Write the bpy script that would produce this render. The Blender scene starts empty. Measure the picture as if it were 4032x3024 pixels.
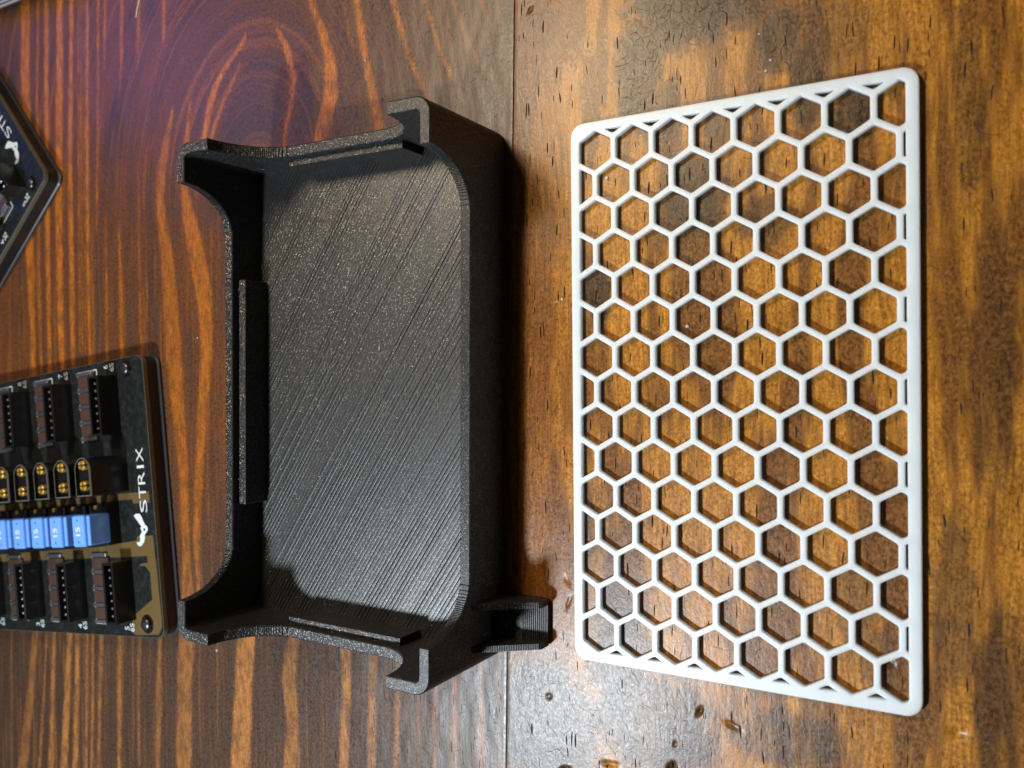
import bpy, bmesh, math, random
import numpy as np
from mathutils import Vector, Matrix
from mathutils.geometry import tessellate_polygon
random.seed(7)
S = 0.001                                   # everything below is written in millimetres
scene = bpy.context.scene
C = scene.collection

# ------------------------------------------------------------------ camera
cam = bpy.data.cameras.new('camera'); camo = bpy.data.objects.new('camera', cam); C.objects.link(camo)
scene.camera = camo
camo.location = (0.0807509, -0.0516757, 0.1775977)
camo.rotation_euler = (-0.0097, 0.5286, -0.0096)
cam.sensor_width = 36.0; cam.lens = 3355.04 / 4032 * 36
cam.clip_start = 0.01; cam.clip_end = 50
cam.dof.use_dof = True; cam.dof.focus_distance = 0.205; cam.dof.aperture_fstop = 21

# ------------------------------------------------------------------ world and lamps
world = bpy.data.worlds.new('World'); scene.world = world; world.use_nodes = True
bg = world.node_tree.nodes['Background']
bg.inputs['Color'].default_value = (1.0, 0.95, 0.88, 1); bg.inputs['Strength'].default_value = 0.052

def lamp(name, loc, target, power, color, size, size_y=None):
    l = bpy.data.lights.new(name, 'AREA'); l.energy = power; l.color = color
    l.shape = 'RECTANGLE' if size_y else 'DISK'; l.size = size * S
    if size_y: l.size_y = size_y * S
    o = bpy.data.objects.new(name, l); C.objects.link(o)
    o.location = Vector(loc) * S
    o.rotation_euler = (Vector(target) - Vector(loc)).to_track_quat('-Z', 'Y').to_euler()
    return o
lamp('ceiling_lamp_warm', (-140, 130, 290), (-20, 0, 0), 1.06, (1.0, 0.83, 0.58), 95)
lamp('ceiling_lamp_cool', (-140, -245, 290), (-20, -90, 0), 1.90, (0.84, 0.93, 1.0), 36)
lamp('monitor_glow', (-430, 175, 235), (-130, 30, 0), 0.18, (0.17, 0.19, 1.0), 110, 80)

scene.view_settings.view_transform = 'Standard'; scene.view_settings.look = 'None'
scene.view_settings.exposure = 0.0; scene.view_settings.gamma = 1.0
scene.render.engine = 'CYCLES'

# ------------------------------------------------------------------ node helpers
class NT:
    def __init__(self, name):
        self.m = bpy.data.materials.new(name); self.m.use_nodes = True
        self.t = self.m.node_tree; self.t.nodes.clear()
        self.out = self.t.nodes.new('ShaderNodeOutputMaterial')
        self.p = self.t.nodes.new('ShaderNodeBsdfPrincipled')
        self.t.links.new(self.p.outputs[0], self.out.inputs[0])
    def put(self, sock, v):
        if isinstance(v, bpy.types.NodeSocket): self.t.links.new(v, sock)
        elif isinstance(v, (tuple, list)) and len(v) == 3 and sock.type == 'RGBA': sock.default_value = (*v, 1)
        else: sock.default_value = v
    def set(self, **kw):
        for k, v in kw.items(): self.put(self.p.inputs[k.replace('_', ' ')], v)
    def math(self, op, a, b=0.0, c=None, clamp=False):
        n = self.t.nodes.new('ShaderNodeMath'); n.operation = op; n.use_clamp = clamp
        self.put(n.inputs[0], a); self.put(n.inputs[1], b)
        if c is not None: self.put(n.inputs[2], c)
        return n.outputs[0]
    def vm(self, op, a, b=(0, 0, 0)):
        n = self.t.nodes.new('ShaderNodeVectorMath'); n.operation = op
        self.put(n.inputs[0], a)
        if op == 'SCALE': self.put(n.inputs['Scale'], b)
        else: self.put(n.inputs[1], b)
        return n.outputs['Value'] if op in ('LENGTH', 'DOT_PRODUCT', 'DISTANCE') else n.outputs[0]
    def pos(self):                                                        # object space, in mm
        n = self.t.nodes.new('ShaderNodeTexCoord')
        return self.vm('SCALE', n.outputs['Object'], 1000.0)
    def xyz(self, v):
        n = self.t.nodes.new('ShaderNodeSeparateXYZ'); self.put(n.inputs[0], v); return n.outputs
    def com(self, x, y, z=0.0):
        n = self.t.nodes.new('ShaderNodeCombineXYZ')
        for i, v in enumerate((x, y, z)): self.put(n.inputs[i], v)
        return n.outputs[0]
    def noise(self, v, scale=1.0, detail=3.0, rough=0.5, dist=0.0, color=False):
        n = self.t.nodes.new('ShaderNodeTexNoise'); self.put(n.inputs['Vector'], v)
        self.put(n.inputs['Scale'], scale); self.put(n.inputs['Detail'], detail)
        self.put(n.inputs['Roughness'], rough); self.put(n.inputs['Distortion'], dist)
        return n.outputs['Color' if color else 'Fac']
    def voro(self, v, scale=1.0, feature='F1', out='Color'):
        n = self.t.nodes.new('ShaderNodeTexVoronoi'); n.feature = feature
        self.put(n.inputs['Vector'], v); self.put(n.inputs['Scale'], scale); return n.outputs[out]
    def map(self, v, a, b, c=0.0, d=1.0, smooth=True):
        n = self.t.nodes.new('ShaderNodeMapRange'); n.interpolation_type = 'SMOOTHSTEP' if smooth else 'LINEAR'
        for i, q in enumerate((v, a, b, c, d)): self.put(n.inputs[i], q)
        return n.outputs[0]
    def ramp(self, f, stops):
        n = self.t.nodes.new('ShaderNodeValToRGB'); self.put(n.inputs[0], f)
        e = n.color_ramp.elements
        e[0].position, e[0].color = stops[0][0], (*stops[0][1], 1)
        e[1].position, e[1].color = stops[-1][0], (*stops[-1][1], 1)
        for p, c in stops[1:-1]:
            q = e.new(p); q.color = (*c, 1)
        return n.outputs[0]
    def mix(self, f, a, b, mode='MIX'):
        n = self.t.nodes.new('ShaderNodeMix'); n.data_type = 'RGBA'; n.blend_type = mode
        self.put(n.inputs[0], f); self.put(n.inputs[6], a); self.put(n.inputs[7], b); return n.outputs[2]
    def bump(self, h, strength=1.0, dist=0.1, normal=None):
        n = self.t.nodes.new('ShaderNodeBump'); self.put(n.inputs['Height'], h)
        self.put(n.inputs['Strength'], strength); n.inputs['Distance'].default_value = dist * S
        if normal is not None: self.put(n.inputs['Normal'], normal)
        return n.outputs[0]
    def stripes(self, u, lst, soft):
        """1 inside each (x0, x1, strength) band of u, soft edges"""
        lo = min(l[0] for l in lst) - 5; hi = max(l[1] for l in lst) + 5
        f = self.map(u, lo, hi, 0, 1, smooth=False); tot = None
        for k in range(0, len(lst), 7):
            st = []
            for a, b, s in sorted(lst[k:k + 7]):
                e = min(soft, (b - a) * 0.45)
                for x, v in ((a - e, 0), (a + e * .6, s), (b - e * .6, s), (b + e, 0)):
                    st.append(((x - lo) / (hi - lo), (v, v, v)))
            st.sort(key=lambda q: q[0])
            r = self.ramp(f, st); tot = r if tot is None else self.math('MAXIMUM', tot, r)
        return tot

# ------------------------------------------------------------------ mesh helpers
def link(o, parent=None):
    C.objects.link(o)
    if parent is not None: o.parent = parent
    return o
def meshobj(name, verts, faces, mat, parent=None, smooth=False):
    me = bpy.data.meshes.new(name)
    me.from_pydata([tuple(c * S for c in v) for v in verts], [], faces); me.update()
    me.materials.append(mat)
    if smooth:
        for p in me.polygons: p.use_smooth = True
    return link(bpy.data.objects.new(name, me), parent)
def bmobj(name, bm, mat, parent=None, smooth=False):
    bmesh.ops.recalc_face_normals(bm, faces=bm.faces)
    me = bpy.data.meshes.new(name); bm.to_mesh(me); bm.free()
    me.transform(Matrix.Scale(S, 4)); me.materials.append(mat)
    if smooth:
        for p in me.polygons: p.use_smooth = True
    return link(bpy.data.objects.new(name, me), parent)
def empty(name, loc=(0, 0, 0), rz=0.0, parent=None):
    o = bpy.data.objects.new(name, None); o.empty_display_size = 0.01
    o.location = Vector(loc) * S; o.rotation_euler = (0, 0, rz)
    return link(o, parent)
def tag(o, label, cat, group=None):
    o['label'] = label; o['category'] = cat
    if group: o['group'] = group
    return o
def bm_box(bm, x0, x1, y0, y1, z0, z1, bev=0.0, seg=2):
    m = Matrix.Translation(((x0 + x1) / 2, (y0 + y1) / 2, (z0 + z1) / 2)) @ Matrix.Diagonal((x1 - x0, y1 - y0, z1 - z0, 1))
    r = bmesh.ops.create_cube(bm, size=1.0, matrix=m)
    if bev:
        es = {e for v in r['verts'] for e in v.link_edges}
        bmesh.ops.bevel(bm, geom=list(es), offset=bev, segments=seg, affect='EDGES', profile=0.5)
def box(name, x0, x1, y0, y1, z0, z1, mat, parent=None, bev=0.0, seg=2):
    bm = bmesh.new(); bm_box(bm, x0, x1, y0, y1, z0, z1, bev, seg); return bmobj(name, bm, mat, parent)
def rrect(x0, x1, y0, y1, r, n=7):
    """rounded rectangle, counter-clockwise"""
    pts = []
    for cx, cy, a0 in ((x1 - r, y1 - r, 0), (x0 + r, y1 - r, 90), (x0 + r, y0 + r, 180), (x1 - r, y0 + r, 270)):
        for k in range(n + 1):
            a = math.radians(a0 + 90 * k / n); pts.append((cx + r * math.cos(a), cy + r * math.sin(a)))
    return pts
def inset_poly(pts, d):
    """offset a counter-clockwise polygon inwards by d (outwards when d < 0)"""
    n = len(pts); out = []
    for i in range(n):
        p0, p1, p2 = (Vector(pts[(i + k) % n]) for k in (-1, 0, 1))
        e1 = p1 - p0; e2 = p2 - p1
        if e1.length < 1e-6 or e2.length < 1e-6: out.append((p1.x, p1.y)); continue
        e1.normalize(); e2.normalize()
        n1 = Vector((-e1.y, e1.x)); n2 = Vector((-e2.y, e2.x))
        b = n1 + n2; b /= max(0.2, b.dot(n1)); out.append((p1.x + b.x * d, p1.y + b.y * d))
    return out
def prism(name, pts, z0, z1, mat, parent=None, cham=0.0, smooth=False):
    """solid of a convex outline with chamfered top and bottom edges"""
    n = len(pts); rings = []
    if cham:
        rings = [(inset_poly(pts, cham), z0), (pts, z0 + cham), (pts, z1 - cham), (inset_poly(pts, cham), z1)]
    else: rings = [(pts, z0), (pts, z1)]
    v = [(x, y, z) for r, z in rings for x, y in r]; f = []
    for k in range(len(rings) - 1):
        for i in range(n):
            j = (i + 1) % n; f.append((k * n + i, k * n + j, (k + 1) * n + j, (k + 1) * n + i))
    f.append(tuple(reversed(range(n)))); f.append(tuple(range((len(rings) - 1) * n, len(rings) * n)))
    return meshobj(name, v, f, mat, parent, smooth)
def sheet(name, pts, z, mat, parent=None, t=0.04):
    return prism(name, pts, z, z + t, mat, parent)

# ------------------------------------------------------------------ materials
def flat(name, col, rough=0.5, metal=0.0, spec=0.5, bump=None):
    n = NT(name); n.set(Base_Color=col, Roughness=rough, Metallic=metal, Specular_IOR_Level=spec)
    if bump:
        p = n.pos(); n.set(Normal=n.bump(n.noise(p, bump[0], 2), 1.0, bump[1]))
    return n.m

def attr(n, name):
    q = n.t.nodes.new('ShaderNodeAttribute'); q.attribute_name = name; return q.outputs['Fac']

def wood_left():
    n = NT('wood_striped_plank'); p = n.pos(); o = n.xyz(p); x, y = o[0], o[1]
    grit = n.noise(n.com(x, y, 4.0), 1.3, 5, .72)
    w1 = n.math('SUBTRACT', n.noise(n.com(n.math('MULTIPLY', x, .22), n.math('MULTIPLY', y, .05), 13.0), 1, 3, .6), .5)
    w2 = n.math('SUBTRACT', n.noise(n.com(n.math('MULTIPLY', x, .9), n.math('MULTIPLY', y, .22), 3.0), 1, 5, .65), .52)
    w3 = n.math('SUBTRACT', n.noise(n.com(n.math('MULTIPLY', x, 1.6), n.math('MULTIPLY', y, 1.1), 8.0), 1, 5, .75), .52)
    d = n.math('ADD', attr(n, 'stripe_distance'), n.math('ADD', n.math('MULTIPLY', w1, .9), n.math('ADD', n.math('MULTIPLY', w2, 1.9), n.math('MULTIPLY', w3, 2.4))))
    s = n.math('MULTIPLY', n.map(d, -.8, .9), attr(n, 'stripe_strength'))
    br = n.map(n.noise(n.com(n.math('MULTIPLY', x, .3), n.math('MULTIPLY', y, .13), 21.0), 1, 5, .7), .36, .60)
    s = n.math('MULTIPLY', s, n.math('ADD', n.math('MULTIPLY', br, .60), .40))
    # many faint secondary lines that follow the same grain, round the knot as well
    dx = n.math('ADD', x, 107.0); yy = n.math('MULTIPLY', n.math('MAXIMUM', n.math('SUBTRACT', y, 6.0), 0.0), .75)
    u = n.math('SQRT', n.math('ADD', n.math('MULTIPLY', dx, dx), n.math('MULTIPLY', yy, yy)))
    u = n.math('ADD', n.math('ADD', u, n.math('MULTIPLY', w1, 1.6)), n.math('MULTIPLY', dx, .12))
    l1 = n.map(n.noise(n.com(n.math('MULTIPLY', u, .42), n.math('MULTIPLY', y, .012), 17.0), 1, 3, .6), .52, .68)
    l2 = n.map(n.noise(n.com(n.math('MULTIPLY', u, 1.5), n.math('MULTIPLY', y, .02), 27.0), 1, 2, .6), .50, .72)
    faint = n.math('ADD', n.math('MULTIPLY', l1, n.map(x, -60.0, -190.0, .20, .42)), n.math('MULTIPLY', l2, .22))
    s = n.math('MAXIMUM', s, n.math('MULTIPLY', faint, n.map(w3, -.15, .1, .45, 1.0)))
    halo = n.math('MULTIPLY', n.map(d, -6.0, .5), .75)
    red = n.map(n.noise(n.com(n.math('MULTIPLY', u, .045), n.math('MULTIPLY', y, .012), 5.0), 1, 4, .6), .38, .64)
    red = n.math('MAXIMUM', n.math('MULTIPLY', red, .85), halo)
    # the board is browner and less red towards the joint and the open end
    red = n.math('MULTIPLY', red, n.math('MULTIPLY', n.map(x, -40.0, -120.0, .35, 1.0), n.map(y, -125.0, -80.0, .12, 1.0)))
    fine = n.noise(n.com(n.math('MULTIPLY', x, 1.9), n.math('MULTIPLY', y, .22), 2.0), 1, 4, .65)
    dark = n.mix(red, (.0520, .0300, .0200), (.120, .0400, .0120))
    dark = n.mix(n.map(grit, .30, .60), n.mix(1.0, dark, (.40, .40, .43), 'MULTIPLY'), dark)
    org = n.mix(n.map(fine, .3, .7), (.25, .068, .0062), (.45, .150, .0145))
    org = n.mix(n.map(grit, .48, .30, 0, .8), org, (.15, .046, .0085))
    org = n.mix(n.map(y, -85.0, -125.0, 0, .65), org, n.mix(n.map(fine, .3, .7), (.215, .092, .027), (.36, .170, .058)))  # paler, greyer stripes at this end: cool lamp glare put into the colour
    org = n.mix(n.map(w3, .02, -.12, 0, .35), org, dark)
    col = n.mix(s, dark, org)
    h = n.math('ADD', n.math('MULTIPLY', grit, .5), n.math('MULTIPLY', fine, .35))
    h2 = n.noise(n.com(n.math('MULTIPLY', x, .12), n.math('MULTIPLY', y, .05), 1.0), 1, 2)
    nb = n.bump(h2, 1.0, .35); nb = n.bump(h, 1.0, .055, nb)
    n.set(Base_Color=col, Roughness=n.map(grit, .3, .7, .30, .42), Normal=nb, Specular_IOR_Level=.36)
    return n.m

ST = ((24, 31, 15, 9, .95), (20.9, 25.7, 9.3, 6.0, 0.9), (10.2, 16.8, 4.9, 11.2, 0.9), (14.4, 5.9, 5.3, 6.1, 0.7), (40.3, 16.7, 4.1, 5.2, 0.8), (45.9, 6.3, 2.9, 8.3, 0.8), (51.9, 17.0, 5.2, 7.3, 0.45), (22.6, -13.3, 7.1, 7.9, 0.8), (28.8, 2.6, 4.4, 3.9, 0.55), (54.4, 0.3, 3.8, 5.4, 0.9), (37.3, -19.7, 5.6, 4.7, 0.7), (-0.3, -31.7, 2.9, 6.3, 0.95), (-15.6, -133.0, 16.3, 12.1, 0.9), (11.2, -127.8, 14.2, 10.3, 0.85), (3.6, -112.5, 7.9, 11.5, 0.7), (-0.8, -95.2, 4.6, 15.9, 0.45), (41.2, -125.7, 11.1, 4.7, 0.65), (54.6, -95.7, 3.4, 7.3, 0.5), (58.8, -106.8, 3.3, 5.4, 0.6), (74.7, 0.3, 2.4, 16.1, 0.6), (78.5, -52.4, 3.7, 21.8, 0.45), (71.6, -93.6, 3.4, 12.9, 0.55), (79.0, -109.5, 4.4, 13.5, 0.6) )
def wood_right():
    n = NT('wood_golden_plank'); p = n.pos(); o = n.xyz(p); x, y = o[0], o[1]
    w = n.math('MULTIPLY', n.math('SUBTRACT', n.noise(n.com(n.math('MULTIPLY', x, .05), n.math('MULTIPLY', y, .014)), 1, 2), .5), 9.0)
    u = n.math('ADD', x, w)
    big = n.noise(n.com(n.math('MULTIPLY', u, .13), n.math('MULTIPLY', y, .016), 7.0), 1, 4, .55)
    fine = n.noise(n.com(n.math('MULTIPLY', u, 1.25), n.math('MULTIPLY', y, .09), 2.0), 1, 5, .68)
    grit = n.noise(n.com(x, n.math('MULTIPLY', y, .7), 9.0), 1.7, 5, .75)
    gold = n.mix(n.math('MULTIPLY', n.map(fine, .33, .66), n.map(grit, .25, .55, .55, 1.0)), (.250, .094, .0090), (.460, .195, .0230))
    brown = n.mix(n.map(grit, .3, .7), (.062, .023, .0055), (.160, .060, .0135))
    bf = n.map(n.math('ADD', big, n.math('MULTIPLY', n.math('SUBTRACT', grit, .5), .26)), .485, .545)
    col = n.mix(n.math('MULTIPLY', bf, .80), gold, brown)
    # warmer strip along the joint
    col = n.mix(n.map(x, -1.0, -18.0, 0, .85), col, n.mix(n.map(fine, .3, .7), (.105, .034, .006), (.240, .080, .010)))
    # worn, greyed fields of the finish
    stain = None
    ed = n.math('MULTIPLY', n.math('SUBTRACT', n.noise(p, .16, 5, .68), .5), 1.7)
    for cx, cy, rx, ry, a in ST:
        ex = n.math('DIVIDE', n.math('SUBTRACT', x, cx), rx); ey = n.math('DIVIDE', n.math('SUBTRACT', y, cy), ry * 1.1)
        d = n.math('SQRT', n.math('ADD', n.math('MULTIPLY', ex, ex), n.math('MULTIPLY', ey, ey)))
        m = n.map(n.math('ADD', d, ed), 1.40, .75, 0, a)
        stain = m if stain is None else n.math('MAXIMUM', stain, m)
    col = n.mix(n.math('MULTIPLY', stain, .94), col, n.mix(n.map(grit, .33, .66), (.012, .008, .005), (.052, .029, .014)))
    g2 = n.noise(n.com(x, n.math('MULTIPLY', y, .8), 19.0), 2.6, 4, .7)
    mot = n.map(n.math('ADD', n.math('MULTIPLY', grit, .6), n.math('MULTIPLY', g2, .4)), .36, .66, .52, 1.28)
    col = n.mix(1.0, col, n.com(mot, mot, mot), 'MULTIPLY')
    dot = n.map(n.voro(n.com(x, y), 1.0, 'F1', 'Distance'), .16, .08)
    col = n.mix(n.math('MULTIPLY', dot, n.map(g2, .35, .6, .15, .8)), col, (.04, .016, .006))
    dent = attr(n, 'dent')
    col = n.mix(n.math('MULTIPLY', n.map(dent, .2, .7), .30), col, n.mix(n.map(grit, .4, .6), (.05, .022, .009), (.16, .075, .028)))
    h = n.math('ADD', n.math('MULTIPLY', grit, .55), n.math('MULTIPLY', fine, .30))
    lump = n.noise(n.com(n.math('MULTIPLY', x, .3), n.math('MULTIPLY', y, .14), 1.0), 1, 3, .6)
    nb = n.bump(lump, 1.0, .10); nb = n.bump(h, 1.0, .085, nb)
    n.set(Base_Color=col, Roughness=n.map(grit, .3, .7, .25, .38), Normal=nb, Specular_IOR_Level=.34)
    return n.m

def black_print(name, floor=False):
    n = NT(name); p = n.pos(); o = n.xyz(p)
    lay = n.math('SINE', n.math('MULTIPLY', o[2], 2 * math.pi / .28))               # printed layers
    hgt = n.math('MULTIPLY', lay, .30)
    dark = None
    if floor:
        q = n.math('ADD', n.math('MULTIPLY', o[0], .83), n.math('MULTIPLY', o[1], -.556))   # across the printed tracks
        al = n.math('ADD', n.math('MULTIPLY', o[0], .556), n.math('MULTIPLY', o[1], .83))
        q = n.math('ADD', q, n.math('MULTIPLY', n.noise(n.com(n.math('MULTIPLY', q, .4), n.math('MULTIPLY', al, .03)), 1, 2), .35))
        per = n.math('DIVIDE', q, 1.05); cell = n.math('FLOOR', per); fr = n.math('ABSOLUTE', n.math('SUBTRACT', n.math('FRACT', per), .5))
        wn = n.t.nodes.new('ShaderNodeTexWhiteNoise'); wn.noise_dimensions = '1D'; n.put(wn.inputs['W'], cell)
        groove = n.map(fr, .27, .45)                                                # furrow between two tracks
        lev = n.noise(n.com(n.math('MULTIPLY', cell, 7.3), n.math('MULTIPLY', al, .035), 3.0), 1, 1)
        # the furrows open up towards the lower corner
        loose = n.map(n.math('ADD', n.math('MULTIPLY', o[0], -.4), n.math('MULTIPLY', o[1], -1.0)), -30, 45)
        op = n.map(n.math('ADD', wn.outputs['Value'], n.math('MULTIPLY', n.math('SUBTRACT', lev, .5), .5)), n.math('SUBTRACT', .58, n.math('MULTIPLY', loose, .30)), n.math('SUBTRACT', .80, n.math('MULTIPLY', loose, .25)))
        gaps = n.math('MULTIPLY', groove, n.math('ADD', n.math('MULTIPLY', op, .82), .18))
        hgt = n.math('SUBTRACT', n.math('MULTIPLY', n.math('COSINE', n.math('MULTIPLY', fr, math.pi)), .3), n.math('MULTIPLY', gaps, .9))
        dark = gaps
    rnd = n.voro(p, 7.0)                                                            # mica-like sparkle in the filament
    rs = n.xyz(rnd)
    fleck = n.math('MULTIPLY', n.map(rs[0], .62 if floor else .76, .95 if floor else .90), n.map(rs[1], .0, 1.0, .35, 1.0))
    base = n.mix(fleck, (.0075, .0075, .0080) if floor else (.0045, .0045, .0050), (.105, .104, .101) if floor else (.20, .195, .185))
    if dark is not None: base = n.mix(n.math('MULTIPLY', dark, .9), base, (.003, .003, .003))
    nb = n.bump(hgt, .9, .055 if floor else .06); nb = n.bump(n.noise(p, 2.6, 3, .7), .6, .05, nb)
    jit = n.vm('SCALE', n.vm('SUBTRACT', rnd, (.5, .5, .5)), n.math('MULTIPLY', fleck, .7 if floor else 1.1))
    nb = n.vm('NORMALIZE', n.vm('ADD', nb, jit))
    n.set(Base_Color=base, Roughness=n.map(fleck, 0, 1, .43 if floor else .46, .33), Metallic=n.math('MULTIPLY', fleck, .85), Normal=nb,
          Specular_IOR_Level=.42 if dark is None else n.math('MULTIPLY', n.math('SUBTRACT', 1.0, dark, clamp=True), .95))
    return n.m

def white_print():
    n = NT('white_printed_plastic'); p = n.pos(); o = n.xyz(p)
    lay = n.math('SINE', n.math('MULTIPLY', o[2], 2 * math.pi / .25))
    ex = n.math('SINE', n.math('MULTIPLY', n.math('ADD', o[0], n.noise(p, .08, 1)), 2 * math.pi / .5))
    h = n.math('ADD', n.math('MULTIPLY', lay, .3), n.math('MULTIPLY', ex, .12))
    h = n.math('ADD', h, n.math('MULTIPLY', n.noise(p, .8, 3), .6))
    n.set(Base_Color=n.mix(n.noise(p, .05, 2), (.585, .665, .735), (.64, .71, .765)), Roughness=.42, Normal=n.bump(h, .6, .05),
          Subsurface_Weight=1.0, Subsurface_Radius=(1.0, 1.0, 1.0), Subsurface_Scale=.0034, Specular_IOR_Level=.45)
    return n.m

def blue_fuse():
    n = NT('blue_fuse_plastic'); p = n.pos()
    n.set(Base_Color=n.mix(n.noise(p, .3, 2), (.12, .30, .86), (.16, .36, .92)), Roughness=.28, Transmission_Weight=.12, Coat_Weight=.2)
    return n.m

def soldermask():
    n = NT('black_solder_mask'); p = n.pos()
    d = n.noise(p, .5, 5, .7)
    n.set(Base_Color=n.mix(n.map(d, .45, .7), (.0060, .0075, .0072), (.0125, .0145, .0140)), Roughness=n.map(d, .3, .7, .30, .45), Normal=n.bump(n.noise(p, 1.5, 3), .5, .03))
    return n.m

M = dict(
    w1=wood_left(), w2=wood_right(), seam=flat('dark_gap', (.050, .022, .010), .6),
    black=black_print('black_sparkle_print'), floor=black_print('black_sparkle_floor', True), white=white_print(), fuse=blue_fuse(), mask=soldermask(),
    base=flat('black_board_base', (.010, .010, .012), .42, bump=(1.2, .06)), lip=flat('lit_edge_lip', (.026, .029, .036), .38),  # lip paler than the base: light caught on its edge is painted in
    fr4=flat('board_edge', (.105, .100, .070), .45, bump=(2.0, .05)), conn=flat('black_connector_plastic', (.0055, .0055, .006), .30),
    rim=flat('moulded_rim', (.085, .078, .062), .45), gold=flat('gold_plating', (.80, .52, .11), .36, .8), tin=flat('tinned_pin', (.72, .70, .68), .3, 1.0),
    silk=flat('white_silkscreen', (.48, .52, .53), .55), gold_sheen=flat('painted_gold_sheen', (.130, .086, .032), .34, .30, bump=(1.0, .05)),  # the gold tone paints a lamp reflection on the mask
    ptc=flat('red_brown_resistor', (.048, .027, .019), .40, bump=(.9, .1)), solder=flat('solder', (.60, .62, .64), .33, 1.0, bump=(1.5, .15)),
    steel=flat('screw_steel', (.09, .09, .09), .3, .9), hole=flat('screw_socket', (.004, .004, .004), .6), case=flat('grey_case', (.075, .072, .085), .45, bump=(.8, .05)),
    fib=flat('dark_fibre', (.017, .011, .008), .5), pore=flat('dark_pore', (.022, .011, .006), .6),
    ridge=flat('pale_ridge', (.50, .48, .50), .4), crumb=flat('white_crumb', (.46, .46, .43), .6), fibre=flat('pale_fibre', (.55, .50, .42), .6),
)

# ------------------------------------------------------------------ table
table = empty('table_top'); table['kind'] = 'structure'; table['label'] = 'stained wooden table top of two boards'
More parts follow.
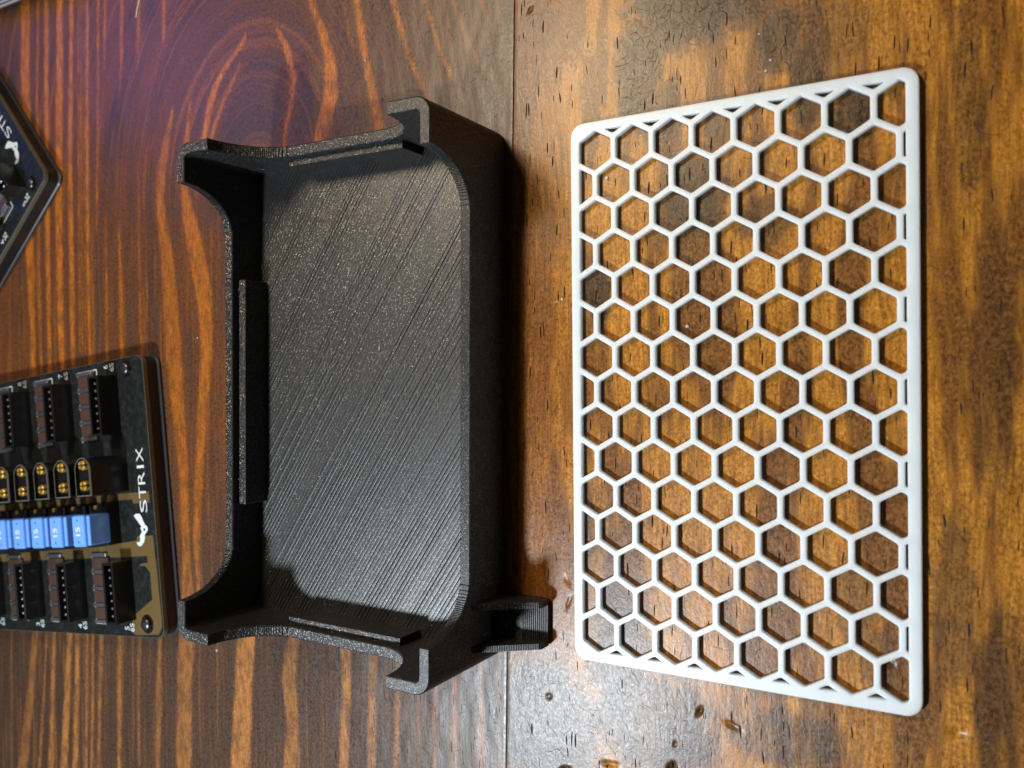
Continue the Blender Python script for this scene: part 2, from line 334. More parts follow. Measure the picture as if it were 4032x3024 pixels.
# light grain stripes of the darker board: strength, (y, x centre, half width)
STR = [
    (1, [(93.1,-224.3,2.73),(81.5,-224.5,2.74),(61.7,-225.2,2.74),(49.9,-224.5,2.59),(19.9,-224.2,2.6),(3.2,-224.0,2.59),(-10.2,-223.1,2.59),(-30.2,-222.3,1.58),(-51.8,-221.6,1.57)]),
    (0.6, [(-136.7,-222.0,1.87),(-164.1,-226.0,2.33),(-190.5,-231.2,2.96),(-210.0,-234.5,2.99)]),
    (0.9, [(91.2,-216.6,0.56),(76.5,-216.9,0.56),(48.8,-218.0,0.7),(19.1,-217.9,0.7),(-7.3,-217.9,0.71),(-38.6,-217.3,0.56),(-63.4,-216.7,0.56)]),
    (0.8, [(-135.8,-215.2,0.56),(-162.7,-217.7,0.56),(-186.5,-220.7,0.85),(-207.0,-222.8,0.87)]),
    (1, [(90.0,-211.6,1.24),(78.6,-211.8,1.24),(51.0,-212.3,1.39),(18.4,-212.4,1.24),(-2.8,-212.5,1.39),(-42.1,-212.1,1.11),(-63.3,-211.6,1.11)]),
    (0.9, [(-135.2,-210.8,1.11),(-161.7,-212.4,1.25),(-186.7,-213.9,1.68),(-205.2,-215.4,1.69)]),
    (1, [(88.1,-203.7,1.88),(65.7,-204.1,1.89),(41.7,-204.8,2.16),(4.7,-205.7,2.03),(-30.9,-205.6,1.9),(-45.4,-204.5,1.35)]),
    (1, [(-134.0,-201.8,1.6),(-160.1,-203.6,1.75),(-185.0,-206.2,2.18),(-203.4,-208.2,2.2)]),
    (1, [(86.5,-197.0,1.18),(70.6,-197.3,1.19),(24.8,-198.9,1.32),(-15.2,-198.6,1.45),(-43.9,-198.3,1.19)]),
    (1, [(-133.4,-197.3,1.32),(-159.2,-198.2,1.46),(-183.5,-199.5,1.59),(-201.5,-200.6,1.6)]),
    (0.8, [(85.4,-192.9,0.26),(47.8,-193.8,0.39),(0.4,-194.1,0.39),(-40.8,-194.3,0.26)]),
    (0.8, [(85.1,-191.3,0.25),(31.8,-192.5,0.38),(-40.9,-193.0,0.26)]),
    (0.95, [(84.3,-188.0,0.64),(54.7,-188.7,0.77),(31.3,-189.2,1.03),(-15.8,-189.5,1.03),(-47.3,-188.7,0.64)]),
    (0.9, [(-132.7,-192.0,0.52),(-182.2,-193.4,0.78),(-199.9,-194.2,0.78)]),
    (0.9, [(-132.2,-188.7,0.64),(-157.6,-189.4,0.77),(-181.5,-190.3,0.77),(-199.0,-190.9,0.77)]),
    (0.6, [(84.6,-189.5,0.25),(31.5,-190.7,0.39),(-40.9,-191.4,0.26)]),
    (0.8, [(82.9,-182.2,0.62),(53.6,-182.7,0.62),(30.4,-183.3,0.5),(-0.5,-184.6,0.38)]),
    (0.8, [(82.0,-178.5,0.86),(62.1,-179.0,0.74),(52.9,-179.4,0.25)]),
    (0.7, [(-131.6,-183.9,1.01),(-148.9,-184.9,1.14),(-180.6,-186.5,0.77)]),
    (0.7, [(79.8,-169.7,0.72),(70.8,-169.9,0.84),(52.7,-170.4,0.72),(45.4,-171.5,0.24)]),
    (0.8, [(77.8,-161.3,0.7),(60.0,-161.6,0.69),(55.6,-161.9,0.7)]),
    (0.7, [(74.8,-148.8,0.88),(63.2,-149.0,0.88),(56.7,-149.3,0.55)]),
    (0.6, [(3.6,-179.5,0.25),(-10.3,-179.5,0.5),(-24.2,-179.5,0.87),(-45.8,-179.6,0.74)]),
    (0.75, [(1.4,-172.5,0.36),(-10.9,-172.2,0.61),(-24.6,-171.9,1.08),(-46.0,-171.6,0.96)]),
    (0.85, [(-130.3,-174.4,1.22),(-147.3,-174.7,1.22),(-178.1,-175.2,1.1),(-195.2,-175.5,1.11)]),
    (0.5, [(19.0,-162.4,0.23),(-5.6,-162.4,0.47),(-32.6,-161.9,0.7),(-47.6,-161.0,0.69)]),
    (0.7, [(-128.9,-164.4,0.59),(-153.2,-165.0,0.59),(-175.9,-165.1,0.59)]),
    (0.6, [(-127.5,-153.6,0.79),(-154.4,-154.9,1.48),(-173.9,-155.9,1.14),(-190.4,-156.6,1.14)]),
    (0.65, [(33.4,-145.5,0.80),(23.8,-148.7,1.61),(15.3,-151.1,2.26),(6.6,-151.9,1.94),(-2.3,-150.5,2.26),(-11.2,-148.8,2.90),(-25.9,-147.3,3.51),(-44.9,-145.8,3.81),(-65.2,-143.5,2.83),(-78.8,-142.0,2.20),(-105.0,-141.1,1.87),(-119.9,-140.5,3.12),(-134.5,-141.6,3.76),(-149.2,-142.4,3.47),(-171.1,-143.2,3.78)]),
    (0.75, [(34.8,-136.9,0.61),(23.8,-138.9,1.23),(9.6,-140.4,1.41),(-0.6,-138.2,3.07),(-10.9,-135.0,3.65),(-22.5,-132.3,3.62),(-33.9,-131.0,3.00),(-45.2,-131.1,2.70),(-59.3,-132.8,2.12),(-78.4,-134.8,1.83),(-100.2,-136.3,1.52),(-119.3,-135.4,0.93)]),
    (0.9, [(49.7,-112.8,0.58),(47.5,-115.1,1.36),(43.1,-120.7,1.59),(37.8,-125.6,1.52),(31.3,-128.6,1.33),(22.6,-131.0,1.34),(14.3,-132.7,0.94),(6.1,-134.5,0.63)]),
    (0.8, [(41.4,-115.4,0.48),(37.3,-118.8,0.89),(33.0,-122.0,1.0),(26.7,-125.8,1.01),(22.1,-128.1,1.02),(16.7,-129.6,0.82)]),
    (0.9, [(49.4,-100.0,0.45),(46.7,-98.2,1.0),(42.2,-95.8,1.34),(34.6,-93.7,1.34),(28.9,-94.3,0.98),(21.3,-96.4,0.72),(13.7,-97.9,0.45)]),
    (0.95, [(59.9,-87.4,1.21),(53.2,-86.4,1.21),(45.4,-82.9,1.45),(36.5,-80.0,2.01),(27.6,-79.8,2.68),(19.1,-82.4,2.88),(13.1,-84.9,2.23),(5.7,-87.4,1.21)]),
    (0.6, [(56.9,-75.2,0.41),(46.6,-74.1,0.41),(38.7,-72.2,0.24)]),
    (0.9, [(55.9,-71.0,1.13),(50.8,-70.4,1.12),(37.9,-68.2,1.27),(25.0,-65.2,1.5),(13.6,-62.9,1.87),(2.4,-61.2,1.55)]),
    (0.8, [(53.0,-59.1,0.92),(46.7,-57.8,0.91),(38.9,-55.3,0.97),(28.5,-51.4,0.74),(20.6,-47.0,0.58)]),
    (0.75, [(50.9,-50.4,0.66),(45.6,-47.9,0.73),(31.7,-43.3,0.57),(22.0,-38.5,0.48),(15.1,-35.1,0.34)]),
    (0.7, [(48.8,-41.7,0.56),(43.6,-39.4,0.56),(31.0,-34.3,0.48),(24.6,-30.7,0.4)]),
    (0.6, [(46.8,-33.4,0.41),(41.7,-31.2,0.4),(32.3,-26.9,0.33)]),
    (0.95, [(-109.8,-113.9,3.68),(-122.2,-114.6,3.88),(-144.5,-116.3,3.72),(-165.5,-117.8,4.14),(-180.9,-118.8,4.16)]),
    (0.8, [(-111.6,-94.5,1.61),(-120.8,-94.6,1.97),(-130.4,-96.9,2.53),(-137.1,-97.6,3.08),(-148.8,-96.4,2.35),(-160.9,-97.0,3.26),(-175.5,-97.2,3.26)]),
    (0.9, [(-112.0,-76.6,1.49),(-123.4,-76.4,1.9),(-137.3,-76.1,1.57),(-156.6,-77.5,1.83),(-170.7,-78.0,1.83)]),
    (0.85, [(-114.5,-66.6,1.43),(-123.2,-66.7,1.51),(-135.7,-67.3,1.28),(-154.4,-67.6,1.36),(-168.1,-67.7,1.36)]),
    (0.75, [(-119.4,-58.0,0.76),(-128.0,-58.4,0.84),(-152.6,-59.3,0.85),(-166.0,-59.4,0.84)]),
    (0.6, [(-123.3,-51.7,0.3),(-151.0,-52.1,0.45),(-164.3,-52.3,0.44)]),
    (0.7, [(-120.0,-46.1,0.44),(-132.0,-46.5,0.51),(-149.8,-46.7,0.66),(-162.9,-46.8,0.66)]),
    (0.75, [(-116.8,-40.1,0.85),(-125.0,-40.4,0.91),(-148.5,-41.0,1.2),(-161.5,-41.1,1.21)]),
    (0.75, [(-113.4,-32.3,0.88),(-123.7,-32.7,1.02),(-146.7,-32.7,1.02),(-159.4,-32.8,1.02)]),
    (0.6, [(-112.7,-27.4,0.4),(-145.5,-27.3,0.53),(-158.0,-27.4,0.53)]),
]

SK = 0.0225                                             # the joint runs slightly askew
def seam_x(y): return -23.4 + SK * (y + 50)
DENTS = [(2.0, -139.2, 3.4, 1.0, 8, .6), (23.0, -123.2, 2.1, .75, 62, .8), (16.6, -137.4, 3.0, 1.9, 75, .6), (17.3, -131.5, .9, .45, 85, .8), (30, -124.8, 3.2, .9, -15, .5), (-13.6, -126.6, 1.3, 1.2, 50, .3),
         (-9.5, -143, 2.4, 1.1, 20, .7), (32, -136, 3.6, 1.8, -30, .3), (60.5, -106.4, 2.0, .8, -40, .7), (-17.2, 36.2, 1.5, .7, 50, .5), (-8.5, -98.6, 2.2, .5, -55, .5), (-8.2, -103.5, 2.8, .45, 70, .5),
         (72, -118, 2.4, 1.6, 20, .5), 
         (-10.8, -32.9, .5, .45, 0, .8), (-6.6, -34.3, .6, .4, 60, .6), (40, 30, 2.4, .9, -30, .5), (52, 27, 1.5, .6, 60, .6), (56, 22, 1.8, .6, -40, .5)]
def grid_board(xs, ys, left, mat):
    X, Y = np.meshgrid(np.array(xs, float), np.array(ys, float)); Z = np.zeros_like(X)
    e = .20                                             # rounded edge along the joint
    edge = (-X if left else X)                          # columns hold the distance from the joint
    Xw = seam_x(Y) + (-edge - .05 if left else edge + .05) * 1.0
    Z -= np.where(edge < e, e - np.sqrt(np.maximum(0, e * e - (e - edge.clip(0, e)) ** 2)), 0)
    at = {}
    if left:
        D = np.full_like(X, -7.0); Q = np.zeros_like(X)
        for stg, pts in STR:
            pts = sorted(pts); py = [q[0] for q in pts]; ylo, yhi = py[0], py[-1]
            xc = np.interp(Y, py, [q[1] for q in pts]); hw = np.interp(Y, py, [q[2] for q in pts])
            over = np.maximum(0, np.where(yhi > 70, 0, Y - yhi)) + np.maximum(0, np.where(ylo < -180, 0, ylo - Y))
            d = hw - np.abs(Xw - xc) - over * .5
            m = d > D; D = np.where(m, d, D); Q = np.where(m, stg, Q)
        at = {'stripe_distance': D, 'stripe_strength': Q}
    else:
        H = np.zeros_like(X)
        for cx, cy, hl, hw, a, dep in DENTS:
            ca, sa = math.cos(math.radians(a)), math.sin(math.radians(a)); qx, qy = Xw - cx, Y - cy
            hl, hw = hl * .78, hw * .66
            u, v = (qx * ca + qy * sa) / hl, (-qx * sa + qy * ca) / hw
            r = np.sqrt(u * u + v * v + .25 * u * v + .12 * np.sin(3.1 * u + cx) * v)
            k = np.clip((1.15 - r) / 1.1, 0, 1); k = k * k * (3 - 2 * k)
            Z -= dep * k; H = np.maximum(H, k * dep)
            rim = np.clip(1 - np.abs(r - 1.3) / .35, 0, 1); Z += .03 * dep * rim
        at = {'dent': H}
    ny, nx = X.shape
    co = np.stack([Xw, Y, Z], -1).reshape(-1, 3) * S
    i = np.arange(ny * nx).reshape(ny, nx)
    f = np.stack([i[:-1, :-1], i[:-1, 1:], i[1:, 1:], i[1:, :-1]], -1).reshape(-1, 4)
    me = bpy.data.meshes.new('plank'); me.vertices.add(len(co)); me.vertices.foreach_set('co', co.ravel())
    me.loops.add(f.size); me.loops.foreach_set('vertex_index', f.ravel().astype(np.int32))
    me.polygons.add(len(f)); me.polygons.foreach_set('loop_start', np.arange(0, f.size, 4, dtype=np.int32)); me.polygons.foreach_set('loop_total', np.full(len(f), 4, np.int32))
    me.update(calc_edges=True); me.validate()
    me.polygons.foreach_set('use_smooth', np.ones(len(f), bool))
    for k, v in at.items():
        q = me.attributes.new(k, 'FLOAT', 'POINT'); q.data.foreach_set('value', v.ravel().astype(np.float32))
    me.materials.append(mat); o = link(bpy.data.objects.new('plank', me), table); return o
# straight stripes carry on beyond the traced ones
for k in range(14):
    c = -248 - k * 11.5 - random.uniform(0, 5); STR.append((random.uniform(.5, 1), [(-400, c + random.uniform(-4, 4), random.uniform(.5, 3)), (0, c, random.uniform(.5, 3)), (400, c, 1.5)]))
edge_cols = [0, .02, .06, .12, .20]
xl = sorted([-q for q in edge_cols] + list(-np.arange(.95, 232, .42)) + list(-np.arange(233, 420, 1.2)))
yl = list(np.arange(-420, -214, 8)) + list(np.arange(-212, 100, 1.0)) + list(np.arange(106, 400, 8))
grid_board(xl, yl, True, M['w1'])
xr = edge_cols + list(np.arange(1.0, 108, .42)) + list(np.arange(112, 330, 6))
yr = list(np.arange(-420, -150, 8)) + list(np.arange(-148, 46, .5)) + list(np.arange(52, 400, 8))
grid_board(xr, yr, False, M['w2'])
def slab(x0, x1, z0, z1):
    vv = [(seam_x(y) + x, y, z) for y in (-420, 396) for x, z in ((x0, z0), (x1, z0), (x1, z1), (x0, z1))]
    return vv, [(0, 1, 2, 3), (7, 6, 5, 4), (0, 4, 5, 1), (1, 5, 6, 2), (2, 6, 7, 3), (3, 7, 4, 0)]
v, f = slab(-1.2, 1.2, -4, -.21); meshobj('joint_gap', v, f, M['seam'], table)
v, f = slab(-400, 330, -24, -4); meshobj('underside', v, f, M['seam'], table)

# dark hair-like fibres and pore slivers caught in the finish
def strands(name, lines, mat):
    v, f = [], []
    for pts, rad in lines:
        b = len(v); n = len(pts)
        for i, (px, py) in enumerate(pts):
            qx, qy = pts[min(i + 1, n - 1)]; rx, ry = pts[max(i - 1, 0)]; tx, ty = qx - rx, qy - ry; l = math.hypot(tx, ty) or 1
            nx_, ny_ = -ty / l, tx / l; r = rad * (.35 + .65 * math.sin(math.pi * (i + .5) / n))
            v += [(px - nx_ * r, py - ny_ * r, -.02), (px, py, r * .8 + .03), (px + nx_ * r, py + ny_ * r, -.02)]
        for i in range(n - 1):
            for k in (0, 1): f.append((b + i * 3 + k, b + i * 3 + k + 1, b + i * 3 + 4 + k, b + i * 3 + 3 + k))
    o = meshobj(name, v, f, mat, table); o['kind'] = 'stuff'; return o
rnd = random.Random(5)
def curl(x, y, ln, k, a=None, jt=.12):
    a = rnd.uniform(0, 6.283) if a is None else a; pts = [(x, y)]; m = 8
    for i in range(m): a += k * ln / m + rnd.uniform(-jt, jt); x += math.cos(a) * ln / m; y += math.sin(a) * ln / m; pts.append((x, y))
    return pts
lines = []
for cx, cy, rx, ry, am in ST:
    for _ in range(int(rx * ry * .75 * am * (2.6 if cy > 0 else 1.4 if cy > -20 or cy < -100 else .5))):
        r, t = math.sqrt(rnd.random()) * rnd.choice((1, 1, 1.35)), rnd.uniform(0, 6.283)
        lines.append((curl(cx + rx * r * math.cos(t), cy + ry * r * math.sin(t), rnd.uniform(.4, 2.8), rnd.choice((-1, 1)) * rnd.uniform(.02, .9)), rnd.choice((.02, .025, .03, .04, .055) if cy > 0 else (.02, .025, .03, .04, .06))))
for _ in range(200): lines.append((curl(rnd.uniform(-20, 88), rnd.uniform(-146, 44), rnd.uniform(1, 5), rnd.uniform(-.4, .4)), rnd.uniform(.03, .06)))
for _ in range(420): lines.append((curl(rnd.uniform(-100, -26), rnd.choice((rnd.uniform(-150, -118), rnd.uniform(8, 60))), rnd.uniform(.8, 3), rnd.uniform(-.4, .4)), rnd.uniform(.03, .06)))
for _ in range(160): lines.append((curl(rnd.uniform(-220, -30), rnd.uniform(-180, 70), rnd.uniform(.8, 2.5), rnd.uniform(-.4, .4)), rnd.uniform(.03, .05)))
lines = [l for l in lines if all(abs(px - seam_x(py)) > 1.2 for px, py in l[0])]
strands('wood_fibres', lines, M['fib'])
ticks = []
for _ in range(900):
    x, y = rnd.uniform(-21, 92), rnd.uniform(-150, 50); ln = rnd.uniform(.6, 3.0); ticks.append((curl(x, y, ln, 0, math.pi / 2 + rnd.uniform(-.08, .08), .03), ln * rnd.uniform(.04, .095)))
for _ in range(330):
    x, y = rnd.uniform(-95, -26), rnd.uniform(-175, -112); ln = rnd.uniform(.8, 3); ticks.append((curl(x, y, ln, 0, math.pi / 2 + rnd.uniform(-.05, .05), .03), rnd.uniform(.04, .10)))
ticks = [l for l in ticks if all(abs(px - seam_x(py)) > 1.2 for px, py in l[0])]
strands('pore_marks', ticks, M['pore'])

# ------------------------------------------------------------------ white hexagon grille
def hex_grille():
    W, T, ST, ch = 9.0, 1.6, 1.2, 0.12
    R = W / math.sqrt(3); ro = (W - ST) / math.sqrt(3); rs = W * math.sqrt(3) / 2
    X0, X1, Y0, Y1 = -3.85, 64.1, -113.5, 4.5
    def clip(poly, ax, lim, keep_less):
        out = []
        for i in range(len(poly)):
            a, b = poly[i], poly[(i + 1) % len(poly)]
            ina = (a[ax] <= lim) == keep_less or a[ax] == lim; inb = (b[ax] <= lim) == keep_less or b[ax] == lim
            if ina: out.append(a)
            if ina != inb:
                t = (lim - a[ax]) / (b[ax] - a[ax]); out.append((a[0] + t * (b[0] - a[0]), a[1] + t * (b[1] - a[1])))
        return out
    def rounded(poly, r):
        out = []; n = len(poly)
        for i in range(n):
            p0, p1, p2 = (Vector(poly[(i + k) % n]) for k in (-1, 0, 1))
            d1 = (p0 - p1); d2 = (p2 - p1); rr = min(r, d1.length * .4, d2.length * .4)
            a = p1 + d1.normalized() * rr; b = p1 + d2.normalized() * rr
            for t in (0, .33, .67, 1):
                q = a * (1 - t) ** 2 + p1 * 2 * t * (1 - t) + b * t * t; out.append((q.x, q.y))
        return out
    def area(p): return sum(p[i][0] * p[(i + 1) % len(p)][1] - p[(i + 1) % len(p)][0] * p[i][1] for i in range(len(p))) / 2
    holes = []
    for i in range(-1, 16):
        for j in range(-1, 9):
            cx, cy = j * W + (i % 2) * W / 2, -i * rs
            h = [(cx + ro * math.cos(math.radians(30 + 60 * k)), cy + ro * math.sin(math.radians(30 + 60 * k))) for k in range(6)]
            for ax, lim, less in ((0, X0, False), (0, X1, True), (1, Y0, False), (1, Y1, True)):
                h = clip(h, ax, lim, less)
                if len(h) < 3: break
            if len(h) >= 3 and area(h) > .35 and not (min(abs(cx + 4.5), abs(cx - 67.5)) < 1 and i in (-1, 15)): holes.append(rounded(h, .42))
    outer = rrect(-5.95, 66.4, -115.8, 6.55, 3.0, 8)
    v, f = [], []
    def ring(pts, z): s = len(v); v.extend((x, y, z) for x, y in pts); return s
    def wall(a, b, n, flip):
        for k in range(n):
            q = (a + k, a + (k + 1) % n, b + (k + 1) % n, b + k); f.append(tuple(reversed(q)) if flip else q)
    loops = [(outer, False)] + [(h, True) for h in holes]
    tops, bots = [], []
    for pts, hole in loops:
        n = len(pts); d = -ch if hole else ch
        big = inset_poly(pts, d)
        s = [ring(big, 0), ring(pts, ch), ring(pts, T - ch), ring(big, T)]
        for a, b in zip(s, s[1:]): wall(a, b, n, hole)
        tops.append((s[3], big)); bots.append((s[0], big))
    idx = [st + k for st, pts in tops for k in range(len(pts))]; idb = [st + k for st, pts in bots for k in range(len(pts))]
    tri = tessellate_polygon([[Vector((x, y, 0)) for x, y in pts] for st, pts in tops])
    allp = [q for st, pts in tops for q in pts]
    for a, b, c in tri:
        (ax, ay), (bx, by), (cx, cy) = allp[a], allp[b], allp[c]
        if (bx - ax) * (cy - ay) - (by - ay) * (cx - ax) < 0: a, b, c = a, c, b
        f.append((idx[a], idx[b], idx[c])); f.append((idb[a], idb[c], idb[b]))
    g = meshobj('hexagon_grille', v, f, M['white'])
    tag(g, 'flat white plastic plate with a honeycomb of hexagonal holes lying on the table', 'grille')
hex_grille()

# ------------------------------------------------------------------ black printed tray
def tray():
    root = empty('printed_tray', (-65.2, -54.65, 0), -0.0125)
    tag(root, 'black sparkly 3D printed open tray with tall corners and scalloped walls', 'tray')
    L, Wd, R, wt = 128.0 / 2, 80.3 / 2, 4.0, 2.8
    HT, HL, ZF = 31.0, 15.3, 5.0
    # perimeter, counter-clockwise, with a wall height for every station
    st = []
    def side(p0, p1, post, rx):
        """straight wall from p0 to p1 (end points = tangent points of the corner arcs); post: length of full-height wall beyond the arc"""
        p0, p1 = Vector(p0), Vector(p1); d = p1 - p0; n = d.length; d.normalize()
        ss = [(0, HT), (post * .5, HT)]
        nl = 52; prev = HT                              # the curve is built of printed layers
        for k in range(1, nl + 1):
            t = k / nl; h = HT - (HT - HL) * t; q = post + rx * (1 - math.sqrt(max(0.0, 1 - (t - .5 / nl) ** 2)))
            ss.append((q, prev)); ss.append((q, h)); prev = h
        nr = len(ss)
        m = post + rx
        for k in range(1, 12): ss.append((m + (n - 2 * m) * k / 12, HL))
        tail = [(n - s, h) for s, h in reversed(ss[:nr])]
        for s, h in ss + tail: q = p0 + d * s; st.append((q.x, q.y, h))
    def corner(cx, cy, a0):
        for k in range(1, 9):
            a = math.radians(a0 + 90 * k / 9); st.append((cx + R * math.cos(a), cy + R * math.sin(a), HT))
    side((Wd, -L + R), (Wd, L - R), 10.3 - R, 12.0); corner(Wd - R, L - R, 0)
    side((Wd - R, L), (-Wd + R, L), 11.6 - R, 13.8); corner(-Wd + R, L - R, 90)
    side((-Wd, L - R), (-Wd, -L + R), 10.0 - R, 12.0); corner(-Wd + R, -L + R, 180)
    side((-Wd + R, -L), (Wd - R, -L), 11.6 - R, 13.8); corner(Wd - R, -L + R, 270)
    out = [(x, y) for x, y, h in st]
    # the inner outline is the outer one moved in by the wall thickness
    def inward(x, y, d):
        cx = min(max(x, -Wd + R), Wd - R); cy = min(max(y, -L + R), L - R); v = Vector((x - cx, y - cy)); v.normalize()
        return (x - v.x * d, y - v.y * d)
    n = len(st); e = .28
    rings = [[(*inward(x, y, .6), 0) for x, y, h in st], [(x, y, .6) for x, y, h in st], [(x, y, h - e) for x, y, h in st], [(*inward(x, y, e), h) for x, y, h in st],
             [(*inward(x, y, wt - e), h) for x, y, h in st], [(*inward(x, y, wt), h - e) for x, y, h in st], [(*inward(x, y, wt), ZF - 1) for x, y, h in st]]
    v = [q for r in rings for q in r]; f = []
    for k in range(len(rings) - 1):
        for i in range(n):
            j = (i + 1) % n; f.append((k * n + i, k * n + j, (k + 1) * n + j, (k + 1) * n + i))
    walls = meshobj('wall', v, f, M['black'], root)
    fl = prism('floor_panel', rrect(-Wd + wt - .4, Wd - wt + .4, -L + wt - .4, L - wt + .4, 1.6), .5, ZF, M['floor'], root)
    iy, ix = L - wt, Wd - wt
    # ledges on the two short walls, a longer one on the far long wall (x = left in local space)
    box('ledge', -18.2, 19.2, iy - 1.9, iy + .3, ZF - .3, 13.3, M['black'], root, .15)
    box('ledge', -18.2, 18.6, -iy - .3, -iy + 1.9, ZF - .3, 13.3, M['black'], root, .15)
    box('ledge', -ix - .3, -ix + 2.6, -31.0, 30.6, ZF - .3, 13.0, M['black'], root, .2)
    # bracket on the near wall: two sloping cheeks and a ramped bottom between them
    hook = None
    y0, y1 = -58.9, -47.9                             # local y of the outer faces
    xw, xe = Wd - .3, Wd + 12.6
    def cheek(ya, yb):
        prof = [(xw, 0.0), (xe - .8, 0.0), (xe, .5), (xe, 4.2), (xe - .5, 4.6)]
        nl = 40                                         # layers of the slope
        for k in range(nl):
            xa = xe - .5 - (xe - .5 - xw) * k / nl; z = 4.6 + (14.8 - 4.6) * (k + 1) / nl
            prof += [(xa, z), (xe - .5 - (xe - .5 - xw) * (k + 1) / nl, z)]
        vv = [(x, y, z) for y in (ya, yb) for x, z in prof]; m = len(prof)
        ff = [(i, (i + 1) % m, m + (i + 1) % m, m + i) for i in range(m)] + [tuple(reversed(range(m))), tuple(range(m, 2 * m))]
        bm = bmesh.new(); bv = [bm.verts.new(q) for q in vv]
        for q in ff: bm.faces.new([bv[i] for i in q])
        return bm
    a = bmobj('cheek', cheek(y0, y0 + 1.4), M['black'], root); b = bmobj('cheek', cheek(y1 - 1.4, y1), M['black'], root)
    prof = [(xw, 0.3), (xe + .15, 0.3), (xe + .15, 1.5)]
    for k in range(12):                                 # stepped ramp, then a flat floor by the wall
        xa = xe - .3 - 5.0 * k / 12; prof += [(xa, 1.5 + 3.0 * k / 12), (xa, 1.5 + 3.0 * (k + 1) / 12)]
    prof += [(xw + 6.2, 4.5), (xw + 6.2, 3.2), (xw, 3.2)]
    m = len(prof); vv = [(x, y, z) for y in (y0 + 1.2, y1 - 1.2) for x, z in prof]
    ff = [(i, (i + 1) % m, m + (i + 1) % m, m + i) for i in range(m)] + [tuple(reversed(range(m))), tuple(range(m, 2 * m))]
    bm = bmesh.new(); bv = [bm.verts.new(q) for q in vv]
    for q in ff: bm.faces.new([bv[i] for i in q])
    bmobj('bracket_ramp', bm, M['black'], root)
tray()

# ------------------------------------------------------------------ text
def text_mesh(s, h, bold=0.0, wide=1.0):
    cu = bpy.data.curves.new('txt', 'FONT'); cu.body = s; cu.size = 1.0; cu.offset = bold; cu.extrude = 0.0
    cu.align_x = 'CENTER'; cu.align_y = 'CENTER'; cu.resolution_u = 3
    o = bpy.data.objects.new('txt', cu); C.objects.link(o)
    dg = bpy.context.evaluated_depsgraph_get(); dg.update()
    me = bpy.data.meshes.new_from_object(o.evaluated_get(dg)); bpy.data.objects.remove(o); bpy.data.curves.remove(cu)
    ys = [v.co.y for v in me.vertices]; xs = [v.co.x for v in me.vertices]
    k = h / (max(ys) - min(ys)); cy = (max(ys) + min(ys)) / 2; cx = (max(xs) + min(xs)) / 2
    for v in me.vertices: v.co = ((v.co.x - cx) * k * wide, (v.co.y - cy) * k, 0)
    me.transform(Matrix.Scale(S, 4)); me.update()
    return me
TXT = {}
def letter(s, a, b, z, h, parent, mat, bold=0.0, wide=1.0, name='printed_text'):
    """flat print lying at (a, b), reading up the short edge of the board"""
    key = (s, h, bold, wide)
    if key not in TXT:
        me = text_mesh(*key); me.materials.append(mat); TXT[key] = me
    o = bpy.data.objects.new(name, TXT[key]); link(o, parent)
    o.location = Vector((-a, -b, z)) * S; o.rotation_euler = (0, 0, math.pi / 2); return o

